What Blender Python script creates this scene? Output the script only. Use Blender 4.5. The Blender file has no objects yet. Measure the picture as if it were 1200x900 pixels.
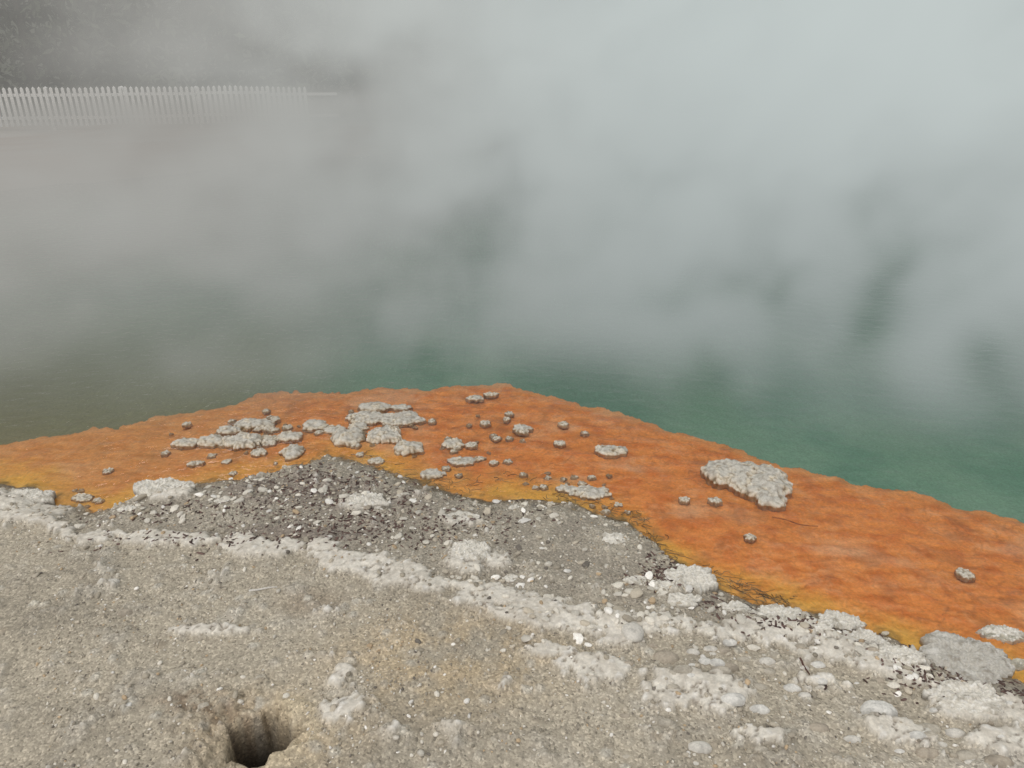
import bpy, bmesh, math, random
import numpy as np
random.seed(4); rng=np.random.default_rng(7)
scene=bpy.context.scene
H=1.9; TH=math.radians(23.35); F=857.0
ST,CT=math.sin(TH),math.cos(TH)
def gp(u,v,z=0.0):
    """survey: photo bearing -> point on the ground plane at height z"""
    a=(u-600)/F; b=(v-450)/F
    d=(H-z)/(ST+CT*b)
    return a*d, d*(CT-ST*b)
def gpx(v,z=0.0):
    return (H-z)/(ST+CT*(v-450)/F)/F
# ---------------- noise ----------------
def h2(ix,iy,s):
    n=(ix.astype(np.int64)*374761393+iy.astype(np.int64)*668265263+s*2147483647+s*97531)&0xffffffff
    n=((n^(n>>13))*1274126177)&0xffffffff
    n=((n^(n>>16))*2246822519)&0xffffffff
    return ((n^(n>>15))&0xffffff)/float(0x1000000)
def perlin(x,y,s=0):
    ix=np.floor(x);iy=np.floor(y);fx=x-ix;fy=y-iy
    def g(dx,dy):
        a=h2(ix+dx,iy+dy,s)*2*np.pi
        return np.cos(a)*(fx-dx)+np.sin(a)*(fy-dy)
    u=fx*fx*fx*(fx*(fx*6-15)+10);v=fy*fy*fy*(fy*(fy*6-15)+10)
    return ((g(0,0)*(1-u)+g(1,0)*u)*(1-v)+(g(0,1)*(1-u)+g(1,1)*u)*v)*1.5
def fbm(x,y,o=4,s=0,gain=.5):
    r=0;a=1;t=0
    for i in range(o):
        r=r+a*perlin(x*2**i+13.7*i,y*2**i-7.1*i,s+i);t+=a;a*=gain
    return r/t
def worley(x,y,s=0):
    ix=np.floor(x);iy=np.floor(y)
    f1=np.full(x.shape,9.);cid=np.zeros(x.shape)
    for i in(-1,0,1):
        for j in(-1,0,1):
            px=ix+i+h2(ix+i,iy+j,s);py=iy+j+h2(ix+i,iy+j,s+5)
            d=np.hypot(px-x,py-y);m=d<f1
            f1=np.where(m,d,f1);cid=np.where(m,h2(ix+i,iy+j,s+9),cid)
    return f1,cid
def worley3(x,y,z,s=0):
    ix=np.floor(x);iy=np.floor(y);iz=np.floor(z);f1=np.full(x.shape,9.)
    for i in(-1,0,1):
        for j in(-1,0,1):
            for k in(-1,0,1):
                q=(iz+k)*57
                px=ix+i+h2(ix+i+q,iy+j-q,s);py=iy+j+h2(ix+i+q,iy+j-q,s+5);pz=iz+k+h2(ix+i+q,iy+j-q,s+8)
                f1=np.minimum(f1,np.sqrt((px-x)**2+(py-y)**2+(pz-z)**2))
    return f1
def ss(a,b,x):
    t=np.clip((x-a)/(b-a),0,1);return t*t*(3-2*t)
def mix(a,b,t):
    t=np.asarray(t)[...,None];return a*(1-t)+b*t
C=lambda *c:np.array(c,dtype=float)
# ---------------- shore curves ----------------
def curve(pts,z,pre,post):
    w=[gp(u,v,z) for u,v in pts]
    w=pre+w+post
    xs=np.array([p[0] for p in w]);ys=np.array([p[1] for p in w])
    o=np.argsort(xs);return xs[o],ys[o]
A=curve([(0,566),(40,574),(75,594),(110,600),(150,590),(200,572),(260,564),(330,552),(385,532),(420,540),(470,556),(520,574),(570,584),(630,584),(690,594),(730,608),(770,635),(800,662),(850,694),(900,710),(960,726),(1040,748),(1090,772),(1200,800)],0,
        [(-14,12),(-9,5.2),(-6,3.9),(-4,3.4)],[(3.0,1.3),(6,0),(14,-5),(300,-150)])
B=curve([(0,516),(60,507),(110,497),(150,494),(180,482),(260,470),(300,457),(330,454),(400,455),(450,449),(520,447),(590,444),(640,456),(700,470),(750,483),(780,496),(850,512),(900,534),(960,548),(1020,563),(1060,566),(1100,579),(1200,603)],0,
        [(-14,14),(-9,6.4),(-6,4.9),(-4.2,4.15)],[(3.4,2.2),(6,1.2),(14,-2.5),(300,-147)])
Cc=curve([(0,575),(50,610),(100,630),(200,632),(300,642),(380,657),(440,680),(520,692),(570,702),(640,714),(720,730),(800,738),(900,748),(1000,772),(1100,800),(1200,842)],.08,
        [(-14,11),(-9,4.4),(-4,3.1)],[(3.0,.9),(14,-6),(300,-151)])
FX=np.array([-300,-14,-11.5,-9.5,-8.3,-5,0,10,30,300]);FY=np.array([-20,3,6.5,10,12,16,20,23,24,24])
def blob(x,y,u,v,w,h,z=.08,soft=.5):
    cx,cy=gp(u,v,z);m=gpx(v,z);sy=m*h/2/ (ST+CT*(v-450)/F)*1.0
    q=np.hypot((x-cx)/(m*w/2),(y-cy)/sy)
    return 1-ss(1-soft,1+soft,q)
CR=[(25,590,100,36),(700,790,110,30),(830,818,130,50),(1130,826,130,36),(430,593,54,18),(400,822,60,70),(680,738,100,24),(570,705,90,30),(780,738,120,26),(905,738,110,26),(1010,752,110,34),(720,752,70,26),(540,608,44,14),(1050,775,90,36),(560,662,70,34),(190,576,70,16),(1170,870,90,30),(1060,860,90,30),(640,770,60,16),(470,680,90,22),(250,745,110,10),(180,634,170,15),(320,648,140,20),(420,668,90,24),(960,800,80,22),(620,728,90,20),(880,870,70,20)]
HOLE=gp(306,858,.1)
def terrain(x,y):
    x=np.asarray(x,float);y=np.asarray(y,float)
    dx=.05*fbm(x*4,y*4,3,11)+.02*fbm(x*17,y*17,3,12)
    dy=.06*fbm(x*4,y*4,3,21)+.03*fbm(x*17,y*17,4,22)
    s1=(y+dy)-np.interp(x+dx,*A)
    s2=(np.interp(x,FX,FY)-y)*.5+.5*fbm(x*.5,y*.5,3,31)
    sB=(y+1.1*dy+.05*fbm(x*8+3,y*8,3,24))-np.interp(x+dx,*B)
    sC=(y+dy*.8)-np.interp(x+dx,*Cc)
    near=ss(9,6,y)*ss(9,6,np.abs(x))
    n1=fbm(x*1.3,y*1.3,4,41);n2=fbm(x*6,y*6,5,42);n3=fbm(x*28,y*28,4,43)
    t=-s1
    zl=.060*ss(0,.22,t)+.040*ss(.1,.9,t)+.018*n1+.014*n2*ss(0,.1,t)+.004*n3
    band=(1-ss(.0,.085,np.abs(sC+.03*n2)))*(.84+.4*n1)
    cm=np.maximum(band,0)
    for i,b in enumerate(CR): cm=np.maximum(cm,.82*blob(x,y,*b))
    cr_=np.abs(fbm(x*7+2,y*7,4,47))
    cn=cm+.95*n2+.50*n3
    crack=ss(.028,.0,cr_)
    crust0=ss(.46,.55,cn)*near
    crust=crust0*(1-.9*crack)
    soft=ss(.10,.65,cn)*near
    zl=zl+crust*(.011+.003*n3+.004*n2)+soft*.012
    w1,c1=worley(x*50,y*50,51)
    peb=np.clip(1-w1*1.5,0,1)*(c1>.55)
    w2,c2=worley(x*21,y*21,52)
    peb2=np.clip(1-w2*2.1,0,1)*(c2>.82)*(sC<0)
    zl=zl+(.0045*peb+.010*peb2**.7)*(1-crust)*near
    hx,hy=HOLE
    hd=np.hypot((x-hx)/.105,(y-hy)/.092)*(1+.55*fbm(x*11+1,y*11,4,55))
    zl=zl-.34*ss(1.0,.70,hd)+.024*np.exp(-((hd-1.3)/.25)**2)*ss(-.3,.4,n2+(x-hx)*4)-.03*ss(2.0,.8,hd)
    lumpy=np.exp(-((hd-1.7)/.8)**2)*ss(.10,-.1,x-hx)
    zl=zl+lumpy*.034*fbm(x*34,y*34,3,56)
    k=fbm(x*9,y*9,4,61);k2=fbm(x*32,y*32,3,62)
    zs=-.010-.020*ss(0,1.1,s1)+.014*k+.004*k2
    zs=np.minimum(zs,-.001)
    deep=ss(-.02,.06,sB)
    zs=zs-.30*deep
    land=ss(-.012,.012,-s1)
    z=zs*(1-land)+zl*land
    far=ss(0,.5,-s2)
    zf=.02+.25*ss(0,3,-s2)+.06*fbm(x*.8,y*.8,4,71)+np.clip(y-30,0,60)*.22*ss(30,60,y)+.8*fbm(x*.05,y*.05,3,72)*ss(30,50,np.hypot(x,y))
    far2=far*(s1>0)
    z=z*(1-far2)+zf*far2
    # ---- colour ----
    sand=mix(C(.41,.362,.280),C(.30,.265,.205),ss(-.25,.45,n1+.6*n2))
    sand=mix(sand,C(.48,.44,.365),ss(.0,.6,n2-.3*n1)*.7)
    sand=mix(sand,C(.52,.485,.42),ss(.05,.5,fbm(x*3+4,y*3,5,49))*ss(-.8,.8,x)*.6)
    tan=np.maximum(blob(x,y,520,770,250,110,.1,.8),blob(x,y,330,850,190,110,.1,.7)*.9)
    sand=mix(sand,C(.50,.385,.235),tan*ss(-.5,.3,n2+.4*n3)*.75)
    sand=mix(sand,C(.50,.42,.29),np.exp(-((hd-1.35)/.3)**2)*ss(-.2,.3,n2+(x-hx)*5)*.8)
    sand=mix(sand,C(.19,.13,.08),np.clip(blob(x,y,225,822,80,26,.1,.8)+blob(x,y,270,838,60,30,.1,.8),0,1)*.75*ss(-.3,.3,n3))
    sand=mix(sand,C(.25,.19,.13),blob(x,y,365,705,70,26,.1,.9)*.5)
    sand=mix(sand,mix(np.array([.32,.27,.20]),C(.52,.49,.42),(c2-.82)*5.5),peb2.clip(0,.5)*1.4)
    dg=mix(C(.31,.275,.22),C(.38,.34,.27),ss(-.3,.3,n2))
    dk=.7*(blob(x,y,420,600,280,90,.06,.8)+blob(x,y,300,570,200,40,.06,.8)+blob(x,y,280,635,280,20,.06,.8)-.8)
    dg=mix(dg,C(.145,.11,.095),ss(.0,.40,.7*n2+.5*n3+dk)*.55)
    col=mix(sand,dg,ss(-.06,.14,sC+.1*n2)*near)
    cc=mix(C(.66,.62,.54),C(.52,.475,.40),ss(-.3,.4,n3+.6*n2))
    cc=mix(cc,C(.78,.76,.71),ss(.1,.5,n3)*.6)
    cc=mix(cc,C(.40,.36,.30),ss(.05,.6,fbm(x*12,y*12,3,48))*.6)
    col=mix(col,cc,np.maximum(crust,.35*soft))
    col=mix(col,C(.19,.155,.12),crack*crust0*.7)
    wet=ss(.10,.0,t+.05*n2)
    col=mix(col,C(.16,.115,.065),wet*.7*(1-.6*crust))
    col=mix(col,C(.04,.03,.022),ss(1.02,.80,hd)*.95)  # inside of the hole painted dark to deepen its shade
    # shelf colour
    o=mix(C(.82,.325,.080),C(.72,.245,.055),ss(-.15,.35,k))
    o=mix(o,C(.84,.42,.18),ss(.0,.45,k2*.5+.8*n2)*.6)
    vein=1-np.clip(np.abs(fbm(x*4+.3*k,y*5,4,81))/.05,0,1)
    o=mix(o,C(.34,.13,.05),vein*.5*ss(-.15,.3,n1+.2*k2+.15))
    o=mix(o,C(.42,.165,.055),ss(.05,.45,fbm(x*7,y*6,4,82))*.5)
    o=mix(o,C(.84,.49,.27),ss(.05,.5,fbm(x*2.2+5,y*3.2,4,85))*.65)
    o=mix(o,C(.64,.38,.15),ss(-.7,-2.2,x)*.5)
    yl=ss(.30,.04,s1+.10*k)*(.5+.5*ss(-.2,.2,fbm(x*3,y*3,2,83)))
    o=mix(o,C(.84,.52,.09),yl*.75)
    o=mix(o,C(.24,.17,.06),ss(.08,.0,s1+.08*k2)*.8*ss(-.2,.2,k))
    rim=np.exp(-((sB+.05)/.05)**2)
    o=mix(o,C(.76,.38,.15),rim*.5)
    pt=fbm(x*1.1,y*1.1,4,84)
    g=mix(C(.225,.39,.285),C(.15,.315,.225),ss(-.3,.3,pt))
    g=mix(g,C(.25,.275,.16),ss(-.9,-2.3,x)*ss(8,4.5,y))
    g=mix(g,C(.30,.24,.08),np.exp(-np.clip(sB,0,9)/.10)*.5*ss(.8,-1.2,x)*(sB>0))
    g=mix(g,C(.36,.24,.12),np.exp(-np.clip(sB,0,9)/.5)*.6*ss(-1.6,-2.9,x)*(sB>0))
    o=mix(o,g,ss(-.02,.05,sB))
    gr=land*(1-.8*crust)
    col=mix(o,col,land)
    fc=mix(C(.34,.25,.20),C(.42,.38,.34),ss(-.3,.3,fbm(x*.7,y*.7,4,91)))
    fc=mix(fc,C(.04,.045,.03),ss(24,26,y+2*fbm(x*.3,y*.3,3,92)))
    col=mix(col,fc,far2)
    return z,col,np.clip(gr*(1-far2),0,1),s1,sC
# ---------------- mesh helper ----------------
def mk(name,v,f,mat,col=None,smooth=True,loc=(0,0,0)):
    v=np.asarray(v,dtype=np.float32);f=np.asarray(f,dtype=np.int32);k=f.shape[1]
    me=bpy.data.meshes.new(name)
    me.vertices.add(len(v));me.vertices.foreach_set('co',v.ravel())
    me.loops.add(f.size);me.loops.foreach_set('vertex_index',f.ravel())
    me.polygons.add(len(f));me.polygons.foreach_set('loop_start',np.arange(0,f.size,k,dtype=np.int32))
    me.polygons.foreach_set('loop_total',np.full(len(f),k,dtype=np.int32))
    me.update(calc_edges=True)
    me.polygons.foreach_set('use_smooth',np.full(len(f),smooth,dtype=bool))
    if col is not None:
        a=me.color_attributes.new('Col','FLOAT_COLOR','POINT')
        col=np.asarray(col,float)
        if col.shape[1]==3: col=np.c_[col,np.ones(len(col))]
        a.data.foreach_set('color',col.astype(np.float32).ravel())
    me.materials.append(mat)
    ob=bpy.data.objects.new(name,me);ob.location=loc;scene.collection.objects.link(ob);return ob
def nodes(name):
    m=bpy.data.materials.new(name);m.use_nodes=True;nt=m.node_tree;nt.nodes.clear();return m,nt,nt.nodes.new,nt.links.new
def math_(nt,op,a,b=None,c=None,clamp=False):
    n=nt.nodes.new('ShaderNodeMath');n.operation=op;n.use_clamp=clamp
    for i,q in enumerate((a,b,c)):
        if q is None: continue
        if isinstance(q,(int,float)): n.inputs[i].default_value=q
        else: nt.links.new(q,n.inputs[i])
    return n.outputs[0]
def mrange(nt,x,a,b,c,d,smooth=True):
    n=nt.nodes.new('ShaderNodeMapRange');n.interpolation_type='SMOOTHSTEP' if smooth else 'LINEAR'
    nt.links.new(x,n.inputs[0])
    for i,q in enumerate((a,b,c,d)): n.inputs[i+1].default_value=q
    return n.outputs[0]
def surf(name,speck=True,rough=.9,bumpd=.004,nscale=60,vs=110,spec=.3):
    m,nt,N,L=nodes(name)
    out=N('ShaderNodeOutputMaterial');p=N('ShaderNodeBsdfPrincipled');L(p.outputs[0],out.inputs[0])
    p.inputs['Roughness'].default_value=rough;p.inputs['Specular IOR Level'].default_value=spec
    at=N('ShaderNodeAttribute');at.attribute_name='Col'
    geo=N('ShaderNodeNewGeometry')
    nz=N('ShaderNodeTexNoise');nz.inputs['Scale'].default_value=nscale;nz.inputs['Detail'].default_value=3;nz.inputs['Roughness'].default_value=.65
    L(geo.outputs['Position'],nz.inputs['Vector'])
    v1=mrange(nt,nz.outputs[0],.25,.75,.80,1.20,False)
    h=math_(nt,'MULTIPLY',nz.outputs[0],.8)
    if speck:
        h=math_(nt,'MULTIPLY',h,math_(nt,'MULTIPLY_ADD',at.outputs['Alpha'],.65,.35))
        vo=N('ShaderNodeTexVoronoi');vo.inputs['Scale'].default_value=vs;L(geo.outputs['Position'],vo.inputs['Vector'])
        sp=N('ShaderNodeSeparateColor');L(vo.outputs['Color'],sp.inputs[0])
        a=math_(nt,'POWER',sp.outputs[0],3.0);a=math_(nt,'MULTIPLY_ADD',a,.55,.86)
        a=math_(nt,'MULTIPLY',a,math_(nt,'MULTIPLY_ADD',math_(nt,'POWER',sp.outputs[1],6.0),-.45,1.0))
        mx=N('ShaderNodeMix');mx.data_type='FLOAT';L(at.outputs['Alpha'],mx.inputs[0]);mx.inputs[2].default_value=1;L(a,mx.inputs[3])
        v1=math_(nt,'MULTIPLY',v1,mx.outputs[0])
        hh=math_(nt,'MULTIPLY_ADD',vo.outputs['Distance'],-.8,.8)
        hh=math_(nt,'MULTIPLY',hh,at.outputs['Alpha'])
        h=math_(nt,'ADD',h,hh)
    vm=N('ShaderNodeVectorMath');vm.operation='SCALE';L(at.outputs['Color'],vm.inputs[0]);L(v1,vm.inputs['Scale'])
    L(vm.outputs[0],p.inputs['Base Color'])
    bp=N('ShaderNodeBump');bp.inputs['Strength'].default_value=.8;bp.inputs['Distance'].default_value=bumpd
    L(h,bp.inputs['Height']);L(bp.outputs[0],p.inputs['Normal'])
    return m
M_ground=surf('ground_mat',bumpd=.0022,nscale=75,vs=150)
M_rock=surf('sinter_mat',speck=False,nscale=140,bumpd=.004)
M_peb=surf('pebble_mat',speck=False,nscale=300,bumpd=.001,rough=.8)
M_wood=surf('twig_mat',speck=False,nscale=200,bumpd=.001)
# ---------------- ground sheet ----------------
xs=np.arange(-3.05,3.05,.0072)
ext=lambda s0,n,lim:np.cumsum(s0*np.geomspace(1,lim,n))
e=ext(.014,70,900)
xs=np.r_[-3.05-e[::-1],xs,xs[-1]+e]
yc=[1.05]
while yc[-1]<4.7: yc.append(yc[-1]+.0055+.0018*(yc[-1]-1))
yc=np.array(yc)
ys=np.r_[1.05-ext(.02,24,400)[::-1],yc,yc[-1]+ext(.02,80,500)]
X,Y=np.meshgrid(xs,ys)
Z,COL,GR,_,_=terrain(X,Y)
nx,ny=len(xs),len(ys)
print('grid',nx,ny,xs[0],xs[-1],ys[0],ys[-1])
idx=np.arange(nx*ny).reshape(ny,nx)
q=np.stack([idx[:-1,:-1],idx[:-1,1:],idx[1:,1:],idx[1:,:-1]],-1).reshape(-1,4)
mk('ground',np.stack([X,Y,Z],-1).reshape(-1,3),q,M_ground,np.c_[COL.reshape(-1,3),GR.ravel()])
def TZ(x,y):
    x=np.atleast_1d(x);y=np.atleast_1d(y)
    i=np.clip(np.searchsorted(xs,x)-1,0,nx-2);j=np.clip(np.searchsorted(ys,y)-1,0,ny-2)
    a=np.clip((x-xs[i])/(xs[i+1]-xs[i]),0,1);b=np.clip((y-ys[j])/(ys[j+1]-ys[j]),0,1)
    return (Z[j,i]*(1-a)+Z[j,i+1]*a)*(1-b)+(Z[j+1,i]*(1-a)+Z[j+1,i+1]*a)*b
# ---------------- water ----------------
m,nt,N,L=nodes('water_mat')
out=N('ShaderNodeOutputMaterial');mx=N('ShaderNodeMixShader');tr=N('ShaderNodeBsdfTransparent');gl=N('ShaderNodeBsdfGlossy')
gl.inputs['Roughness'].default_value=.05;fr=N('ShaderNodeFresnel');fr.inputs[0].default_value=1.38
tr.inputs[0].default_value=(.97,.97,.94,1)
geo=N('ShaderNodeNewGeometry');mp=N('ShaderNodeMapping');mp.inputs['Scale'].default_value=(1,1.6,1);mp.inputs['Rotation'].default_value=(0,0,.3);L(geo.outputs['Position'],mp.inputs[0])
nz=N('ShaderNodeTexNoise');nz.inputs['Scale'].default_value=8;nz.inputs['Detail'].default_value=3;L(mp.outputs[0],nz.inputs[0])
bp=N('ShaderNodeBump');bp.inputs['Strength'].default_value=.7;bp.inputs['Distance'].default_value=.022;L(nz.outputs[0],bp.inputs['Height'])
L(bp.outputs[0],gl.inputs['Normal']);L(bp.outputs[0],fr.inputs['Normal'])
L(fr.outputs[0],mx.inputs[0]);L(tr.outputs[0],mx.inputs[1]);L(gl.outputs[0],mx.inputs[2]);L(mx.outputs[0],out.inputs[0])
wx=np.linspace(-16,40,225);wy=np.interp(wx,*A)-.32   # water ends just under the bank
wv=np.vstack([np.c_[wx,wy,0*wx],np.c_[wx,0*wx+25,0*wx]]);nw=len(wx);i_=np.arange(nw-1)
mk('pool_water',wv,np.stack([i_,i_+1,i_+1+nw,i_+nw],-1),m)
# ---------------- rocks ----------------
def rock_geo(cx,cy,zb,rx,ry,h,style,seed,nr=22,ns=56):
    a=np.linspace(0,2*np.pi,ns,endpoint=False);t=np.linspace(0,1,nr+1)[1:]
    T,AA=np.meshgrid(t,a,indexing='ij')
    phi=T*np.pi*.56
    rad=np.sin(phi)**.8
    zz=np.sign(np.cos(phi))*np.abs(np.cos(phi))**(.35 if style=='slab' else .6 if style=='sinter' else 1.)
    lob=1+(.26 if style!='cobble' else .08)*fbm(np.cos(AA)*1.6+seed,np.sin(AA)*1.6+seed*.7,3,seed)*1.6
    if style=='slab': lob=lob*(1+.22*fbm(np.cos(AA)*5+seed,np.sin(AA)*5,3,seed+7))
    x=rad*lob*np.cos(AA)*rx;y=rad*lob*np.sin(AA)*ry
    hm=1+.45*fbm(x/rx*1.3+seed,y/ry*1.3,3,seed+3)*(0.4 if style=='cobble' else 1)
    z=zz*h*hm
    x=np.r_[0,x.ravel()];y=np.r_[0,y.ravel()];z=np.r_[h*1.,z.ravel()]
    P=np.stack([x,y,z],-1);n=P/np.array([rx,ry,h])**2*1.0;n/=np.linalg.norm(n,axis=1)[:,None]+1e-9
    if style=='sinter':
        cell=.017 if rx>.05 else .012
        w=worley3(x/cell+seed,y/cell,z/cell*.5,seed);kn=np.clip(1-w,0,1)
        P=P+n*((kn-.4)*cell*1.0)[:,None]
        base=C(.56,.49,.375);dark=C(.19,.14,.085)
        c=mix(np.tile(dark,(len(x),1)),base,ss(.12,.55,kn))
        c=mix(c,C(.66,.63,.56),ss(.5,.8,kn)*.6)
        flat=ss(.62,.95,n[:,2])*ss(-.3,.2,fbm(x*18+seed,y*18,3,seed+2)+.15)*(1. if rx>.05 else .6)
        P[:,2]-=flat*(kn-.3)*cell*.7
        fl=fbm(x*40,y*40,3,seed+4)
        c=mix(c,mix(np.tile(C(.50,.48,.43),(len(x),1)),C(.30,.28,.24),ss(-.2,.4,fl)),flat*.8)
        c=mix(c,C(.36,.22,.10),ss(.004,-.004,P[:,2]+zb)*.7)
    elif style=='slab':
        f=fbm(x*30+seed,y*30,4,seed);f2=fbm(x*90+seed,y*90,3,seed+1)
        P=P+n*((f*.014+f2*.008)*min(1,rx/.05))[:,None]
        c=mix(np.tile(C(.62,.585,.51),(len(x),1)),C(.42,.385,.32),ss(0,.4,f))
        c=mix(c,C(.78,.76,.71),ss(.0,.4,f2)*.6)
        if seed==60: c=c*.74;c=mix(c,C(.62,.60,.55),ss(.1,.4,fbm(x*14,y*14,4,5))*.7);P[:,2]+=.018*fbm(x*9,y*9,3,6)
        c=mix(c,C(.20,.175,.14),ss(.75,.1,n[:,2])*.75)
    else:
        f=fbm(x*25+seed,y*25,3,seed)
        P=P+n*(f*.06*rx)[:,None]
        b=[C(.56,.53,.47),C(.42,.38,.31),C(.62,.60,.55),C(.38,.33,.26)][seed%4]
        c=mix(np.tile(b,(len(x),1)),b*.75,ss(0,.4,f))
    P=P+np.array([cx,cy,zb])
    ii=1+np.arange(nr*ns).reshape(nr,ns);jj=np.roll(ii,-1,1)
    q=np.stack([ii[:-1],ii[1:],jj[1:],jj[:-1]],-1).reshape(-1,4)
    tri=np.stack([np.zeros(ns,int),ii[0],jj[0],jj[0]],-1)
    return P,q,tri,c
def fin(name,parts,mat):
    V=[];Fq=[];Cc_=[];o=0
    for P,q,tri,c in parts:
        V.append(P);Cc_.append(c)
        t2=np.vstack([q[:,[0,1,2]],q[:,[0,2,3]],tri[:,:3]])+o
        Fq.append(t2);o+=len(P)
    return mk(name,np.vstack(V),np.vstack(Fq),mat,np.vstack(Cc_))
def place(u,v,w,h,style,seed,hk=.5,z=0,sink=.0,res=None):
    cx,cy=gp(u,v,z);m=gpx(v,z);rx=w*m/2
    k=(ST+CT*(v-450)/F)
    hh=rx*hk
    ry=max(rx*.55,min(rx*1.4,(h*m/2-hh*.35)/k))
    zb=float(TZ(cx,cy)[0])-sink
    if style=='sinter' and z==0: zb=max(zb,-.012)
    return rock_geo(cx,cy,zb,rx,ry,hh,style,seed,*(res or ((44,150) if w>40 else (20,48))))
S=[(717,528,36,15,.4),(656,519,14,9,.6),(612,501,22,10,.4),(557,466,20,8,.4),(575,462,16,7,.5),
(438,477,38,13,.35),(408,514,40,24,.55),(452,512,42,24,.5),(478,526,36,20,.55),(531,520,22,14,.6),(552,521,14,10,.6),
(343,530,26,20,.6),(285,518,42,22,.5),(368,499,30,15,.5),(248,517,32,16,.5),(218,519,30,13,.45),(296,497,42,13,.35),(268,504,30,12,.4),
(317,516,18,18,.6),(340,512,28,14,.5),(392,503,24,12,.4),(470,491,56,9,.25),(430,490,50,9,.3),(838,586,16,10,.6),(802,585,14,9,.6),
(880,629,15,10,.6),(1132,672,20,16,.5),(127,551,12,8,.5),(97,583,24,12,.4),(541,540,34,10,.3),(507,556,30,10,.4),(690,577,46,13,.3),
(664,572,26,11,.4),(581,513,12,7,.5),(470,477,26,8,.3),(420,500,22,12,.5),(440,540,20,10,.5),(303,530,18,12,.6),(562,537,14,8,.5)]
for i,(u,v,w,h,k) in enumerate(S): fin('sinter_rock',[place(u,v,w,h,'sinter',i+3,k)],M_rock)
fin('sinter_mound',[place(858,556,70,38,'sinter',71,.42),place(892,566,66,46,'sinter',72,.44),place(902,584,36,28,'sinter',73,.55)],M_rock)
SL=[(720,632,30,15,.3),(745,685,26,14,.35),(810,680,62,34,.35),(776,692,30,16,.4),(915,720,62,30,.3),(987,713,54,28,.4),(1010,742,60,26,.3),
(1136,758,94,66,.42),(1182,726,52,22,.4),(1052,776,54,26,.3),(1132,826,86,26,.25),(540,607,40,13,.25),(550,658,46,28,.35),(430,594,50,18,.22),
(862,712,36,18,.35),(958,738,36,16,.3),(598,686,18,11,.5),(190,574,58,16,.3),(28,576,60,18,.3),(150,597,22,9,.4),(218,574,24,10,.4),(800,710,40,16,.25),(1200,760,30,14,.4),(262,588,20,9,.4),(604,592,16,8,.4)]
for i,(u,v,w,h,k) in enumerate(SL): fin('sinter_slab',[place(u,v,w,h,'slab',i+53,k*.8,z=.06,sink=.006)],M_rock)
fin('white_boulder',[place(1031,828,44,32,'cobble',2,.6,z=.1,sink=.006)],M_rock)
cb=[(781,770,30,22),(741,746,26,26),(800,792,24,12),(840,776,22,14),(856,779,20,14),(833,758,18,10),(872,768,18,10),(826,775,16,12),(848,760,18,10),(812,764,16,10),(845,790,24,14),(858,826,30,14),(1090,878,30,18),(1122,852,26,14),(1135,880,28,14),(1075,862,20,12),(1172,890,34,16),(900,770,20,12),(890,800,20,10),(930,800,22,12),(430,592,10,8),(820,876,30,14),(780,850,20,8),(960,770,20,10),(960,850,26,12),(1000,862,22,12),(238,826,14,12),(150,828,10,8),(148,719,18,12),(132,683,16,10),(1090,848,30,14),(890,830,24,10)]
for _ in range(60):
    w=random.uniform(7,17);cb.append((random.uniform(690,1190),random.uniform(750,895),w,w*.6))
fin('cobbles',[place(u,v,w,h,'cobble',i+7,.5,z=.1,sink=.005) for i,(u,v,w,h) in enumerate(cb)],M_rock)
nod=[]
k=0
for (u0,v0,su,sv,n) in [(300,505,55,14,42),(440,505,50,22,30),(540,530,50,22,18),(640,565,60,10,16),(250,535,60,14,10),(600,500,60,14,8),(100,585,30,8,8),(720,590,40,12,8)]:
    for _ in range(n):
        u=random.gauss(u0,su*.7);v=random.gauss(v0,sv*.6);w=random.uniform(4,12);nod.append(place(u,v,w,w*.7,'sinter',200+k,.6,res=(10,26)));k+=1
fin('sinter_nodules',nod,M_rock)
# ---------------- gravel ----------------
def ico(sub):
    bm=bmesh.new();bmesh.ops.create_icosphere(bm,subdivisions=sub,radius=1)
    v=np.array([x.co[:] for x in bm.verts]);f=np.array([[w.index for w in x.verts] for x in bm.faces]);bm.free();return v,f
def scatter(name,pts,size,flat,elong,cols,sub,sink=.3,jit=.18,mat=None,smooth=True):
    tv,tf=ico(sub);n=len(pts);x,y=pts[:,0],pts[:,1];z=TZ(x,y)
    a=rng.uniform(0,2*np.pi,n)
    sc=np.stack([size*rng.uniform(1,elong,n),size*rng.uniform(.7,1,n),size*rng.uniform(flat*.7,flat*1.3,n)],-1)
    V=tv[None]*(1+jit*rng.standard_normal((n,len(tv),1)))*sc[:,None,:]
    ca,sa=np.cos(a)[:,None],np.sin(a)[:,None]
    ti=rng.uniform(-.35,.35,n)[:,None]
    V=np.stack([V[...,0],V[...,1],V[...,2]+V[...,0]*ti],-1)
    V=np.stack([V[...,0]*ca-V[...,1]*sa,V[...,0]*sa+V[...,1]*ca,V[...,2]],-1)
    V=V+np.stack([x,y,z+sc[:,2]*(1-sink*2)],-1)[:,None,:]
    Fc=(tf[None]+np.arange(n)[:,None,None]*len(tv)).reshape(-1,3)
    mk(name,V.reshape(-1,3),Fc,mat or M_peb,np.repeat(cols,len(tv),0),smooth=smooth)
def fan(n):
    y=1.1+2.6*rng.random(n)**.85
    x=rng.uniform(-1,1,n)*(.72*y+.25)
    return np.stack([x,y],-1)
def pal(n,p):
    base=np.array([[.43,.38,.30],[.31,.275,.215],[.60,.56,.48],[.76,.73,.67],[.17,.15,.125],[.44,.33,.21]])
    i=rng.choice(6,n,p=p);return base[i]*rng.uniform(.8,1.2,(n,1))
hx,hy=HOLE
p=fan(28000);_,_,gr,s1,sC=terrain(p[:,0],p[:,1])
cl=fbm(p[:,0]*3,p[:,1]*3,3,101)
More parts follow.
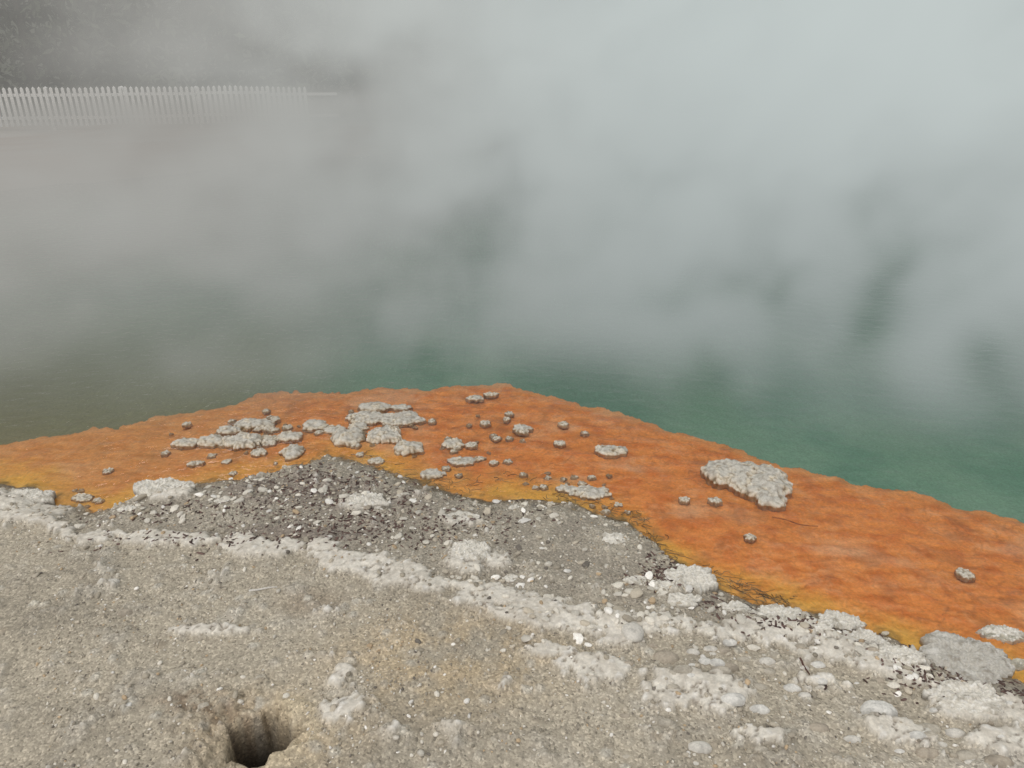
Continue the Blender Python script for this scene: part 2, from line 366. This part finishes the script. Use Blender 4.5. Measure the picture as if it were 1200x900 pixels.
keep=(s1<-.02)&(gr>.25)&(rng.random(len(p))<.45+1.2*cl)&(np.hypot(p[:,0]-hx,p[:,1]-hy)>.13)
p=p[keep];n=len(p)
scatter('fine_gravel',p,.0020+.0038*rng.random(n)**2.5,.7,1.5,pal(n,[.38,.24,.16,.07,.07,.08]),1)
p=fan(5200);_,_,gr,s1,sC=terrain(p[:,0],p[:,1]);cl=fbm(p[:,0]*2.2,p[:,1]*2.2,3,102)
keep=(s1<-.0)&(rng.random(len(p))<.28+.7*(sC>-.05)+.7*cl)&(np.hypot(p[:,0]-hx,p[:,1]-hy)>.13);p=p[keep];n=len(p)
scatter('gravel',p,.004+.008*rng.random(n)**2.4,.6,1.5,pal(n,[.36,.26,.20,.06,.05,.07]),2,jit=.09,sink=.38)
pts=[]
for (u0,v0,su,sv,n) in [(300,575,120,16,110),(440,600,110,30,110),(600,650,90,30,60),(560,690,60,12,30),(800,700,60,20,50),(1000,750,110,20,90),(150,600,70,12,50),(700,740,90,18,50),(1100,800,60,25,60),(620,590,60,10,30)]:
    for _ in range(n):
        u=random.gauss(u0,su*.7);v=random.gauss(v0,sv*.7);pts.append(gp(u,v,.07))
p=np.array(pts);s1=terrain(p[:,0],p[:,1])[3];p=p[s1<.01];n=len(p)
scatter('sinter_chips',p,.005+.015*rng.random(n)**2.8,.5,1.5,pal(n,[.18,.09,.53,.15,.02,.03]),2,jit=.10,smooth=False)
pts=[]
for (u0,v0,su,sv,n) in [(380,565,90,18,400),(430,610,110,26,520),(300,640,160,10,200),(230,600,100,12,200),(790,668,34,16,240),(1120,790,60,20,260),(960,733,90,10,160),(560,610,70,14,90),(1150,815,40,10,80),(870,705,50,10,100)]:
    for _ in range(n):
        u=random.gauss(u0,su*.7);v=random.gauss(v0,sv*.7);pts.append(gp(u,v,.07))
p=np.array(pts);s1=terrain(p[:,0],p[:,1])[3];p=p[s1<.0];n=len(p)
cc=np.array([.10,.062,.052])*rng.uniform(.5,1.7,(n,1))
scatter('bark_litter',p,.0028+.0038*rng.random(n),.35,3.2,cc,1,sink=.1)
# ---------------- twigs ----------------
def tube(P,r0,r1,col,ns=6):
    P=np.array(P,float);n=len(P);V=[]
    for i in range(n):
        d=P[min(i+1,n-1)]-P[max(i-1,0)];d/=np.linalg.norm(d)+1e-9
        s=np.cross(d,[0,0,1]);s/=np.linalg.norm(s)+1e-9;t=np.cross(s,d);r=r0+(r1-r0)*i/(n-1)
        for k in range(ns):
            a=2*np.pi*k/ns;V.append(P[i]+r*(math.cos(a)*s+math.sin(a)*t))
    Fq=[]
    for i in range(n-1):
        for k in range(ns): Fq.append((i*ns+k,i*ns+(k+1)%ns,(i+1)*ns+(k+1)%ns,(i+1)*ns+k))
    return np.array(V),np.array(Fq),np.tile(np.array(col),(len(V),1))
def tubes(name,lst,mat):
    V=[];Fq=[];K=[];o=0
    for v,f,c in lst: V.append(v);Fq.append(f+o);K.append(c);o+=len(v)
    return mk(name,np.vstack(V),np.vstack(Fq),mat,np.vstack(K))
def twig(x,y,ang,ln,r,col,z0=None,wob=.25,n=8):
    P=[];a=ang
    for i in range(n):
        z=float(TZ(x,y)[0]) if z0 is None else z0+random.uniform(-.002,.004)
        P.append((x,y,max(z,-.006)+r*.8));a+=random.gauss(0,wob);x+=math.cos(a)*ln/n;y+=math.sin(a)*ln/n
    return tube(P,r,r*.5,col)
tw=[]
for (u0,v0,u1,v1,n) in [(560,555,640,565,20),(640,575,760,612,80),(740,608,800,668,70),(800,662,920,706,110),(340,545,430,535,25),(420,545,560,570,50)]:
    for _ in range(n):
        t=random.random();u=u0+(u1-u0)*t+random.gauss(0,6);v=v0+(v1-v0)*t+random.gauss(0,5)
        x,y=gp(u,v,0);c=random.choice([(.13,.085,.04),(.20,.14,.06),(.30,.21,.09),(.42,.31,.15)])
        tw.append(twig(x,y,random.gauss(math.atan2(-(v1-v0),(u1-u0))*1.3,.6),random.uniform(.02,.09),random.uniform(.0008,.0018),c,wob=.45))
tubes('shore_twigs',tw,M_wood)
x,y=gp(292,694,.1);tubes('driftwood_stick',[twig(x,y,.32,.115,.0045,(.60,.57,.52),wob=.04)],M_wood)
x,y=gp(938,768,.1);tubes('dark_stick',[twig(x,y,-1.2,.07,.0045,(.09,.045,.035),wob=.08)],M_wood)
x,y=gp(905,605,0);tubes('sunken_branch',[twig(x,y,-.5,.22,.004,(.42,.17,.06),z0=-.014,wob=.15,n=12)],M_wood)
# ---------------- fence ----------------
def boxes(name,lst,mat):
    V=[];Fq=[];o=0
    for (cx,cy,cz,sx,sy,sz,ang,pt) in lst:
        c,s=math.cos(ang),math.sin(ang);b=[]
        for (a,bb,d) in [(-1,-1,-1),(1,-1,-1),(1,1,-1),(-1,1,-1),(-1,-1,1),(1,-1,1),(1,1,1),(-1,1,1)]:
            X_,Y_=a*sx/2,bb*sy/2;b.append((cx+X_*c-Y_*s,cy+X_*s+Y_*c,cz+d*sz/2))
        f=[(0,3,2,1),(0,1,5,4),(1,2,6,5),(2,3,7,6),(3,0,4,7),(4,5,6,7)]
        if pt:
            b+= [(cx,cy,cz+sz/2+pt)]
            f=[(0,3,2,1),(0,1,5,4),(1,2,6,5),(2,3,7,6),(3,0,4,7),(4,5,8),(5,6,8),(6,7,8),(7,4,8)]
        V+=b;Fq+=[tuple(i+o for i in q) for q in f];o+=len(b)
    me=bpy.data.meshes.new(name);me.from_pydata(V,[],Fq);me.materials.append(mat)
    ob=bpy.data.objects.new(name,me);scene.collection.objects.link(ob);return ob
m,nt,N,L=nodes('white_paint');out=N('ShaderNodeOutputMaterial');pb=N('ShaderNodeBsdfPrincipled');L(pb.outputs[0],out.inputs[0])
nz=N('ShaderNodeTexNoise');nz.inputs['Scale'].default_value=4;nz.inputs['Detail'].default_value=5
cr=N('ShaderNodeValToRGB');cr.color_ramp.elements[0].color=(.5,.49,.46,1);cr.color_ramp.elements[1].color=(.8,.8,.78,1);L(nz.outputs[0],cr.inputs[0]);L(cr.outputs[0],pb.inputs[0]);pb.inputs['Roughness'].default_value=.6
a0=np.array([-19.,21.0]);a1=np.array([-6.,23.4]);ln=np.linalg.norm(a1-a0);ang=math.atan2(*(a1-a0)[::-1]);bx=[]
nn=int(ln/.15)
for i in range(nn):
    q=a0+(a1-a0)*i/nn;z=float(TZ(q[0],q[1])[0]);bx.append((q[0],q[1],z+.62,.085,.02,.98,ang,.05))
nrm=np.array([-math.sin(ang),math.cos(ang)])
for i in range(int(ln/2)+1):
    q=a0+(a1-a0)*i*2/ln+nrm*.085;z=float(TZ(q[0],q[1])[0]);bx.append((q[0],q[1],z+.5,.1,.1,1.25,ang,.04))
    q2=a0+(a1-a0)*(i*2+1)/ln+nrm*.024;z=float(TZ(q2[0],q2[1])[0])
    for hh in(.35,.95): bx.append((q2[0],q2[1],z+hh,1.99,.022,.08,ang,0))
boxes('picket_fence',bx,m)
# ---------------- distant trees ----------------
m,nt,N,L=nodes('foliage');out=N('ShaderNodeOutputMaterial');pb=N('ShaderNodeBsdfPrincipled');L(pb.outputs[0],out.inputs[0]);at=N('ShaderNodeAttribute');at.attribute_name='Col'
L(at.outputs[0],pb.inputs[0]);pb.inputs['Roughness'].default_value=.85
LV=[];LC=[];tr=[]
for i in range(30):
    x=-31+i*1.35+random.uniform(-.7,.7);y=random.uniform(26.5,31);hgt=random.uniform(5,9.5);z0=float(TZ(x,y)[0])
    tr.append(tube([(x,y,z0-.2),(x+.1,y,z0+hgt*.4),(x+random.uniform(-.3,.3),y,z0+hgt*.85)],.2,.05,(.06,.05,.04)))
    for b in range(28):
        t=random.uniform(.08,1);R=(1.9*(1-t*.65));a=random.uniform(0,6.28);c=np.array([x+math.cos(a)*R*random.uniform(.3,1),y+math.sin(a)*R*.8,z0+hgt*t])
        tr.append(tube([(x,y,z0+hgt*t*.85),tuple((c+np.array([x,y,c[2]]))/2),tuple(c)],.05,.015,(.06,.05,.04),4))
        n=50;cen=c+rng.standard_normal((n,3))*[.5,.5,.36]
        u=rng.standard_normal((n,3));u/=np.linalg.norm(u,axis=1)[:,None];w=np.cross(u,rng.standard_normal((n,3)));w/=np.linalg.norm(w,axis=1)[:,None]
        s=rng.uniform(.07,.17,(n,1));qd=np.stack([cen-u*s*1.6,cen-w*s*.6,cen+u*s*1.6,cen+w*s*.6],1);LV.append(qd.reshape(-1,3))
        LC.append(np.repeat(np.array([.05,.06,.036])*random.uniform(.3,1.7)*rng.uniform(.7,1.3,(n,1)),4,0))
LV=np.vstack(LV)
tree=tubes('distant_trees',tr,M_wood)
lf=mk('foliage',LV,np.arange(len(LV)).reshape(-1,4),m,np.vstack(LC),smooth=False);lf.parent=tree
# ---------------- steam (voxel plume made in geometry nodes) ----------------
m,nt,N,L=nodes('steam_glow_mat');out=N('ShaderNodeOutputMaterial')
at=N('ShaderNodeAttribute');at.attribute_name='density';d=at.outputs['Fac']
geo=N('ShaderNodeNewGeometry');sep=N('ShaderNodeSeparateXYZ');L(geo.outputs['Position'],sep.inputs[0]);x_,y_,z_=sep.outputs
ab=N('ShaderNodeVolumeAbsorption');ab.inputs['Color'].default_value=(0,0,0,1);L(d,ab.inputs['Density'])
k=mrange(nt,z_,.1,2.4,.36,.52);k=math_(nt,'MULTIPLY',k,mrange(nt,x_,-5,4,.86,1.06))  # glow level, set brighter higher up and towards the right
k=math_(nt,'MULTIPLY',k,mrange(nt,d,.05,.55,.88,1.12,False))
em=N('ShaderNodeEmission');L(math_(nt,'MULTIPLY',d,k),em.inputs[1])  # steam emits by density, in place of multiply scattered daylight
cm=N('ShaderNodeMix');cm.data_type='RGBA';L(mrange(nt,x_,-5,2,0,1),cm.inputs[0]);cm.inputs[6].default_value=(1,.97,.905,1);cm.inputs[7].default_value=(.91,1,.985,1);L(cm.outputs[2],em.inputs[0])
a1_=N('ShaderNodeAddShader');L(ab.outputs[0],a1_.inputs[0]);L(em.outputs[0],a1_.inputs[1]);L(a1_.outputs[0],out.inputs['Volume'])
try: m.cycles.volume_step_rate=4
except Exception as ex: print(ex)
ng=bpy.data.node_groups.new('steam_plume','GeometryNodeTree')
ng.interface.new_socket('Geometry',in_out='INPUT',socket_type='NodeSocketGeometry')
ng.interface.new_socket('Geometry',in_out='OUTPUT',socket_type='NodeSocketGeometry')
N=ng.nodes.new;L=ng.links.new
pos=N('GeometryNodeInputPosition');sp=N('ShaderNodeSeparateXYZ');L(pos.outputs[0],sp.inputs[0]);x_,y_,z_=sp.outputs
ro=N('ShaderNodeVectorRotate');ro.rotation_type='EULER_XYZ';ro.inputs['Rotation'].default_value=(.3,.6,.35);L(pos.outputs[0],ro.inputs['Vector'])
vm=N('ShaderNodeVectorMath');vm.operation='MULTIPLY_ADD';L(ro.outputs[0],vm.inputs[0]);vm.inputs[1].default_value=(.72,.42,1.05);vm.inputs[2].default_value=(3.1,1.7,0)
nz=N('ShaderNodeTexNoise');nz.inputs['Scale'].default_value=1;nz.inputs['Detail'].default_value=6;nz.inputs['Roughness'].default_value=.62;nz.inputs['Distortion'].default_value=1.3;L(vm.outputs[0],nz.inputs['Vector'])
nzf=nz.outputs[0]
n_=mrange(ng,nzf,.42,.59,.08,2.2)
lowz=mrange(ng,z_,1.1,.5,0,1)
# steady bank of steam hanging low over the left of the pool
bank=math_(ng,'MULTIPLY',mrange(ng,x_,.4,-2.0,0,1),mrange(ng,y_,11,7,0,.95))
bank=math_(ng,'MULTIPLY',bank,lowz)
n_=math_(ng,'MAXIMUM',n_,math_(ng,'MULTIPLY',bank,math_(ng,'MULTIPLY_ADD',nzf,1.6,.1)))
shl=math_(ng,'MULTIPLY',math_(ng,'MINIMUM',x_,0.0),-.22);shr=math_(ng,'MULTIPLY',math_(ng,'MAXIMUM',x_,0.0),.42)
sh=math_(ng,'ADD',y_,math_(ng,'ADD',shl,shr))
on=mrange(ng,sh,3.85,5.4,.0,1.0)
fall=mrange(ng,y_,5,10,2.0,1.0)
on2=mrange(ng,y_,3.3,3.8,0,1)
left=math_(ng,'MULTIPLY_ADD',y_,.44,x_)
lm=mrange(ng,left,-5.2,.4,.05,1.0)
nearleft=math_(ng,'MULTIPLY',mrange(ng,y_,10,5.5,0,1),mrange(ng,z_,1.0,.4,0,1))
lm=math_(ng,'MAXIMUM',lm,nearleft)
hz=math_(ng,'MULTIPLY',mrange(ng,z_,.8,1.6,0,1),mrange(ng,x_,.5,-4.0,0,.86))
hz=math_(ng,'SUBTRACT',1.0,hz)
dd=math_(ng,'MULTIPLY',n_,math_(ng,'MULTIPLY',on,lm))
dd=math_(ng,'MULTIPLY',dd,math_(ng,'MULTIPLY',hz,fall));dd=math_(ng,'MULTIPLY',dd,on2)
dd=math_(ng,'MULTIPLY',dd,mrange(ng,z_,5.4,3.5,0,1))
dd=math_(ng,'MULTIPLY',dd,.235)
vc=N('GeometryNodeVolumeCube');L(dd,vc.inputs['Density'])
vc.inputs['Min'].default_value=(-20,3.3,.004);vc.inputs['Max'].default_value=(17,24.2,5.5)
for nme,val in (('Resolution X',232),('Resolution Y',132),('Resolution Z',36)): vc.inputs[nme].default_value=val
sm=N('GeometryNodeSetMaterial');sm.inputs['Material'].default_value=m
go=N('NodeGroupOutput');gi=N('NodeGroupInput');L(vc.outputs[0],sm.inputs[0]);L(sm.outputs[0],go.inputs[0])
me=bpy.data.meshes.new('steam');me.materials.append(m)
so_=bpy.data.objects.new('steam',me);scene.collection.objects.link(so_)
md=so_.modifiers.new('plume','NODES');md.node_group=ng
# ---------------- light ----------------
w=bpy.data.worlds.new('World');scene.world=w;w.use_nodes=True;nt=w.node_tree;bg=nt.nodes['Background']
sky=nt.nodes.new('ShaderNodeTexSky');sky.sky_type='NISHITA';sky.sun_disc=False;sky.sun_elevation=math.radians(50);sky.sun_rotation=math.radians(200);sky.dust_density=5
hs=nt.nodes.new('ShaderNodeHueSaturation');hs.inputs['Saturation'].default_value=.18;nt.links.new(sky.outputs[0],hs.inputs['Color']);nt.links.new(hs.outputs[0],bg.inputs[0]);bg.inputs[1].default_value=.135
sd=bpy.data.lights.new('sun','SUN');sd.energy=1.0;sd.angle=math.radians(25);sd.color=(1,.96,.9);so=bpy.data.objects.new('sun',sd);scene.collection.objects.link(so)
so.rotation_euler=(math.radians(40),0,math.radians(-160))
cam=bpy.data.cameras.new('camera');cam.lens=25.71;cam.sensor_width=36;cam.clip_end=3000;co=bpy.data.objects.new('camera',cam);co.location=(0,0,H);co.rotation_euler=(math.pi/2-TH,0,0);scene.collection.objects.link(co);scene.camera=co
scene.view_settings.view_transform='Standard';scene.view_settings.look='None';scene.view_settings.exposure=0
